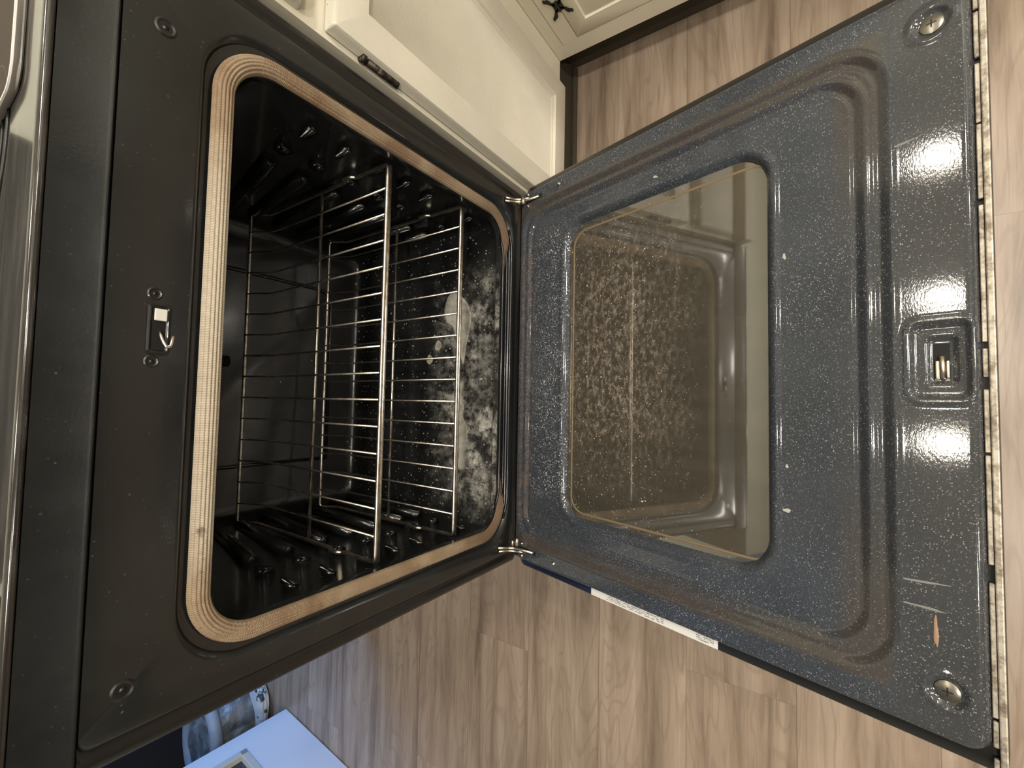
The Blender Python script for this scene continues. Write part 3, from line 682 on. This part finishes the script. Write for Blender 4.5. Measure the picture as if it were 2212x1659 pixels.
# dried drip and smears on the liner
def blob(name, cx, cs, lx, ls, rot, mat, h=.0006, z=.0003):
    n = 30; vs = [(0, 0, h)]; ph = random.random() * 6
    for k in range(n):
        a = 2 * PI * k / n; rr = 1 + .12 * math.sin(3 * a + ph) + .08 * math.sin(5 * a + 2 * ph)
        vs.append((lx * rr * math.cos(a), ls * rr * math.sin(a), 0))
    fs = [(0, 1 + k, 1 + (k + 1) % n) for k in range(n)]
    me = meshd(name, vs, fs); o = link(name, me, mat, door, True); o.location = (cx, -cs, z); o.rotation_euler = (0, 0, rot); return o
blob('caramel_drip', -.2655, .5985, .0140, .0016, .02, M_orange)['label'] = 'orange-brown dried drip'

M_res = plain('grey_residue', (.16, .165, .16), .6)
def streak(x0, s0, x1, s1, wd):
    dx, ds = x1 - x0, s1 - s0
    return blob('residue_streak', (x0 + x1) / 2, (s0 + s1) / 2, math.hypot(dx, ds) / 2, wd, math.atan2(-ds, dx), M_res, .00025, .0002)
streak(-.224, .574, -.221, .607, .0011); streak(-.246, .574, -.246, .606, .0011); streak(.205, .574, .2065, .590, .0012)
for (cx, cs, a_, b2_) in ((-.180, .4735, .0042, .0022), (.120, .473, .0040, .0016), (-.129, .474, .0022, .0016), (.262, .098, .0022, .0015), (.285, .300, .004, .0016)):
    blob('residue_spot', cx, cs, a_, b2_, random.random() * 3, plain('pale_residue', (.34, .34, .32), .6) if 'pale_residue' not in bpy.data.materials else bpy.data.materials['pale_residue'], .0003, -.0087)
# ================================================================== RACKS
def make_rack(z, label):
    t = empty('oven_rack', (0, .033, z)); tag(t, label, 'oven rack', 'wire racks inside the oven')
    rw = .2975; yb = .370 + .0
    k = []
    # outer frame: front rail, sides with stop bumps, raised rear rail
    side = lambda s: [(s * rw, 0, 0), (s * rw, .070, 0), (s * (rw + .001), .078, .0), (s * rw, .083, .007), (s * rw, .100, .007), (s * rw, .106, 0), (s * rw, .338, 0), (s * rw, .372, .022)]
    P = side(1) + side(-1)[::-1]
    bm = bmesh.new(); pts = fillet(P[:1] + P[1:] + P[:1], .006, 4)
    loop = []
    Pc = [Vector(p) for p in P]; m = len(Pc)
    for i in range(m):
        a, b_, c_ = Pc[i - 1], Pc[i], Pc[(i + 1) % m]; d1 = a - b_; d2 = c_ - b_; rr = min(.008, d1.length * .45, d2.length * .45)
        p1 = b_ + d1.normalized() * rr; p2 = b_ + d2.normalized() * rr
        for q_ in range(5): tt = q_ / 4; loop.append(p1 * (1 - tt) ** 2 + b_ * 2 * tt * (1 - tt) + p2 * tt * tt)
    tube(bm, loop, .0031, 10, True)
    bmo('rack_frame', bm, M_chrome, t, True)
    bm = bmesh.new(); tube(bm, [(-rw, .0, -.0052), (rw, .0, -.0052)], .0026, 10); bmo('front_rail', bm, M_chrome, t, True)
    bm = bmesh.new(); tube(bm, [(-rw, .178, -.0050), (rw, .178, -.0050)], .0028, 10); bmo('cross_bar', bm, M_chrome, t, True)
    for i in range(14):
        x = -.26 + .04 * i
        bm = bmesh.new(); tube(bm, fillet([(x, -.001, .0012), (x, .325, .0012), (x, .366, .0235), (x, .376, .0235)], .02, 4), .00165, 8)
        bmo('rack_wire', bm, M_chrome, t, True)
    return t
make_rack(.2985, 'upper chrome wire oven rack, at mid height of the dark cavity')
make_rack(.1295, 'lower chrome wire oven rack, nearest the stained oven floor')

# ================================================================== BASE CABINET RIGHT OF THE RANGE
CB = FZ + .10
def panel_door(name, x0, x1, z0, z1, y, parent, mat, rough_edge=None, inset=.048, depth=.020):
    """raised-panel door in the xz plane, front at y"""
    lp = [(rrect(x0, x1, z0, z1, .0015, 3, 2), y + depth), (rrect(x0, x1, z0, z1, .003, 3, 2), y + .005), (rrect(x0 + .0015, x1 - .0015, z0 + .0015, z1 - .0015, .003, 3, 2), y + .0015), (rrect(x0 + .005, x1 - .005, z0 + .005, z1 - .005, .003, 3, 2), y)]
    i = inset
    lp += [(rrect(x0 + i, x1 - i, z0 + i, z1 - i, .001, 3, 2), y), (rrect(x0 + i + .0025, x1 - i - .0025, z0 + i + .0025, z1 - i - .0025, .001, 3, 2), y + .005),
           (rrect(x0 + i + .005, x1 - i - .005, z0 + i + .005, z1 - i - .005, .001, 3, 2), y + .0055), (rrect(x0 + i + .0075, x1 - i - .0075, z0 + i + .0075, z1 - i - .0075, .001, 3, 2), y + .0085)]
    return rings(name, lp, mat, parent, cap_last=True)
c1 = empty('base_cabinet', (.5775, .0, FZ)); tag(c1, 'cream painted base cabinet beside the range, one drawer over one panel door', 'cabinet')
def cp(o, c): o.parent = c; o.matrix_parent_inverse = Matrix.Translation(-Vector(c.location)); return o
bm = bmesh.new()
bx(bm, (.386, 0, CB), (.425, .02, .62)); bx(bm, (.665, 0, CB), (.7695, .02, .62)); bx(bm, (.425, 0, CB), (.665, .02, CB + .04)); bx(bm, (.425, 0, .41), (.665, .02, .47)); bx(bm, (.425, 0, .58), (.665, .02, .62))
bx(bm, (.386, .02, CB), (.404, .70, .62)); bx(bm, (.751, .02, CB), (.769, .70, .62)); bx(bm, (.404, .02, CB), (.751, .70, CB + .018)); bx(bm, (.404, .69, CB + .018), (.751, .70, .62))
cp(bmo('cabinet_frame', bm, M_cream), c1)
d1 = panel_door('cabinet_door', .394, .692, -.172, .430, -.022, None, M_creamrough); cp(d1, c1)
d2 = rings('drawer_front', [(rrect(.394, .692, .464, .590, .002, 3, 2), -.0005), (rrect(.394, .692, .464, .590, .004, 3, 2), -.012), (rrect(.397, .689, .467, .587, .005, 3, 2), -.019), (rrect(.403, .683, .473, .581, .006, 3, 2), -.022)], M_creamrough, None, cap_last=True); cp(d2, c1)
for (zc) in (.345, -.09):
    bm = bmesh.new(); tube(bm, [(.3925, -.0065, zc - .026), (.3925, -.0065, zc + .026)], .0055, 12); cyl(bm, (.3925, -.0065, zc + .026), (0, 0, 1), .0042, .004, 12, .0015)
    tube(bm, [(.3925, -.0065, zc + .030), (.3925, -.0065, zc + .036)], .0065, 12)
    bx(bm, (.3925, -.0025, zc - .024), (.4035, -.0005, zc + .024))
    cp(bmo('door_hinge', bm, M_bronze, None, True), c1)['label'] = 'small dark bronze hinge barrel'
bm = bmesh.new(); bx(bm, (.386, .012, FZ), (.822, .03, CB - .0002)); cp(bmo('toe_kick', bm, M_toe), c1)
bm = bmesh.new(); bx(bm, (.386, -.0005, FZ), (.818, .0118, FZ + .012), .003); cp(bmo('shoe_moulding', bm, M_toe), c1)
bm = bmesh.new(); bx(bm, (.384, -.03, .6205), (1.395, .715, .655), .004); o = bmo('worktop', bm, M_board); tag(o, 'pale worktop running over the cream cabinets right of the range', 'countertop')
# perpendicular cabinet: front in the plane x = .77, running towards the camera
c2 = empty('base_cabinet', (.78, -.45, FZ)); tag(c2, 'cream base cabinet turned at right angles at the corner, black butterfly hinge', 'cabinet')
bm = bmesh.new(); Y0 = -.90
def b2(lo, hi, bev=0): bx(bm, lo, hi, bev)
b2((.77, -.0655, CB + .038), (.79, -.0285, .62)); b2((.77, -.027, CB + .038), (.79, -.0005, .62)); b2((.77, Y0, CB), (.79, -.0655, CB + .040)); b2((.77, -.0655, CB), (.79, -.0005, CB + .0375))
b2((.77, Y0, .41), (.79, -.0655, .47)); b2((.77, Y0, .58), (.79, -.0655, .62)); b2((.77, -.47, CB + .04), (.79, -.43, .41)); b2((.77, -.90, CB + .04), (.79, -.86, .41))
b2((.79, Y0, CB), (1.39, -.0005, CB + .018)); b2((.79, Y0, CB + .018), (1.39, Y0 + .018, .62)); b2((1.372, Y0 + .018, CB + .018), (1.39, -.0005, .62)); b2((.785, Y0, .46), (1.372, -.0005, .475)) 
cp(bmo('cabinet_frame', bm, M_cream), c2)
def rot_to_x(o):  # helper: built in xz plane -> turned so its front faces -x
    pass
def side_door(y0, y1, z0, z1, name):
    i = .034; x = .769
    T3 = lambda p, h: (h, p[0], p[1])
    R = lambda a, b_, c_, d_, r=.002: rrect(a, b_, c_, d_, r, 3, 2)
    lp = [(R(y0, y1, z0, z1), x + .018), (R(y0, y1, z0, z1), x + .001), (R(y0 + .001, y1 - .001, z0 + .001, z1 - .001), x),
          (R(y0 + i, y1 - i, z0 + i, z1 - i, .001), x), (R(y0 + i + .002, y1 - i - .002, z0 + i + .002, z1 - i - .002, .001), x + .005), (R(y0 + i + .012, y1 - i - .012, z0 + i + .012, z1 - i - .012, .001), x + .002)]
    return rings(name, lp, M_cream, None, cap_last=True, to3=T3)
for (y0, y1) in ((-.4295, -.0670), (-.8595, -.4705)):
    cp(side_door(y0, y1, CB + .0415, .4085, 'cabinet_door'), c2)
    cp(side_door(y0, y1, .4715, .5785, 'drawer_front'), c2)
# butterfly hinges
def butterfly(zc, yc):
    bm = bmesh.new(); x = .7672
    out = [(0, .006), (.010, .010), (.016, .022), (.024, .026), (.028, .024), (.030, .028), (.035, .0275), (.0355, .0215), (.031, .0190), (.027, .0175), (.021, .012), (.012, .0055), (.004, .0045), (0, .0035)]
    for sy in (-1, 1):
        for half in (1, -1):
            pts = [(yc + sy * (a * .62 + .001), zc + half * b_) for a, b_ in [(p[0], p[1]) for p in out]]
            A = [bm.verts.new((x, p[0], p[1])) for p in pts]; B_ = [bm.verts.new((x + .0016, p[0], p[1])) for p in pts]
            try:
                bm.faces.new(A); bm.faces.new(B_[::-1])
                for k in range(len(pts)): bm.faces.new((A[k], A[(k + 1) % len(pts)], B_[(k + 1) % len(pts)], B_[k]))
            except ValueError: pass
        bx(bm, (x, min(yc, yc + sy * .010), zc - .012), (x + .0016, max(yc, yc + sy * .010), zc + .012))
    tube(bm, [(x - .001, yc, zc - .012), (x - .001, yc, zc + .012)], .0022, 10)
    return cp(bmo('butterfly_hinge', bm, plain('black_iron', (.012, .011, .010), .45)), c2)
butterfly(-.045, -.0665)['label'] = 'black butterfly hinge'
butterfly(.33, -.0665)['label'] = 'black butterfly hinge'
bm = bmesh.new(); bx(bm, (.822, Y0, FZ), (.84, .0115, CB - .0002)); cp(bmo('toe_kick', bm, M_toe), c2)
box('worktop', (.745, -.93, .6205), (1.395, -.0305, .655), M_board, None, .004)
tag(bpy.data.objects['worktop.001'], 'pale worktop over the cabinet turned toward the camera', 'countertop')

# ================================================================== THINGS ON THE COOKTOP
t = empty('baking_tray', (.392, .197, .6640)); tag(t, 'pale rimmed baking tray lying on the cooktop at its right front', 'tray')
rings('tray_wall', [(rrect(-.186, .186, -.130, .156, .020), .0), (rrect(-.192, .192, -.137, .162, .024), .0064), (rrect(-.192, .192, -.137, .162, .024), .0078), (rrect(-.1905, .1905, -.1355, .1605, .023), .0080), (rrect(-.187, .187, -.132, .157, .018), .0012)], M_tray, t, cap_first=True, to3=lambda p, h: (p[0], p[1], h))
rings('tray_bottom', [(rrect(-.1872, .1872, -.1322, .1572, .016), .0013), (rrect(-.17, .17, -.11, .14, .012), .0015)], M_traydark, t, cap_last=True, to3=lambda p, h: (p[0], p[1], h))
o = box('cream_slab', (-.46, .004, .6640), (-.213, .22, .6662), M_board, None, .001); tag(o, 'thin cream slab on the left end of the cooktop', 'chopping board')  # thin cream slab drawn for the pale patch at the left end

# ================================================================== BAG BEHIND THE WHITE DOOR
t = empty('storage_bag', (-1.42, 1.52, FZ)); tag(t, 'grey plastic bag with patterned white side on the floor behind the white door', 'bag')
def soft(name, cx, cy, cz, hx, hy, hz, mat, pw=3.2, amp=.05):
    bm = bmesh.new(); bmesh.ops.create_uvsphere(bm, u_segments=48, v_segments=32, radius=1)
    for v in bm.verts:
        c = v.co; m_ = (abs(c.x) ** pw + abs(c.y) ** pw + abs(c.z) ** pw) ** (1 / pw); c = c / m_
        k = 1 + amp * math.sin(7 * c.x + 3 * c.z) * math.cos(6 * c.y + 2 * c.z) + amp * .5 * math.sin(15 * c.z + 5 * c.x)
        v.co = Vector((cx + hx * c.x * k, cy + hy * c.y * k, max(cz + hz * c.z * k, cz - hz)))
    return bmo(name, bm, mat, t, True)
soft('bag_body', -.01, .0, .105, .165, .13, .105, M_bag)
soft('bag_side', .04, -.015, .028, .155, .15, .0275, M_bagside, 3.5, .03)
bm = bmesh.new(); tube(bm, [(-.01 + .158 * math.cos(a), .128 * math.sin(a), .188) for a in [2 * PI * k / 40 for k in range(40)]], .022, 12, True); bmo('bag_rim', bm, plain('pale_blue_rim', (.28, .32, .36), .5), t, True)

# ================================================================== LAMPS
t = empty('track_light', (.41, .09, CZ)); tag(t, 'three-lamp track light on the ceiling above the range', 'light')
box('track_rail', (-.78, -.018, -.022), (.78, .018, -.0005), M_nickel, t, .003)
for x in (-.60, 0.0, .60):
    bm = bmesh.new(); tube(bm, [(x, 0, -.022), (x, 0, -.06)], .006, 10); cyl(bm, (x, 0, -.06), (0, -.1, -1), .022, .07, 24, .052)
    hd = bmo('lamp_head', bm, M_nickel, t, True)
    bm = bmesh.new(); bmesh.ops.create_uvsphere(bm, u_segments=20, v_segments=12, radius=.042)
    for v in bm.verts: v.co = v.co + Vector((x, -.007, -.130))
    bmo('bulb', bm, M_bulb, hd, True)
    l = bpy.data.lights.new('lamp', 'SPOT'); l.energy = 7; l.color = (1.0, .94, .85); l.shadow_soft_size = .032; l.spot_size = math.radians(155); l.spot_blend = .6
    o = bpy.data.objects.new('lamp_glow', l); COL.objects.link(o); o.location = (.41 + x, .083, CZ - .185); o.rotation_euler = (0, 0, 0)
names = ['nearest the range on the left', 'nearest the range in the middle', 'nearest the range on the right', 'by the far wall on the left', 'by the far wall in the middle', 'by the far wall on the right']
for (x_, y_), nm in zip(FILL_XY, names):
    t = empty('ceiling_fill_light', (x_, y_, CZ)); tag(t, 'added round ceiling fill light, ' + nm, 'light', 'added ceiling fill lights')  # housing for one of the added, unseen fill lamps
    bm = bmesh.new(); tube(bm, [(.095 * math.cos(2 * PI * k / 32), .095 * math.sin(2 * PI * k / 32), -.006) for k in range(32)], .005, 8, True); bmo('trim_ring', bm, M_white, t, True)
    bm = bmesh.new(); cyl(bm, (0, 0, -.001), (0, 0, -1), .092, .004, 32); bmo('diffuser', bm, M_fix, t)
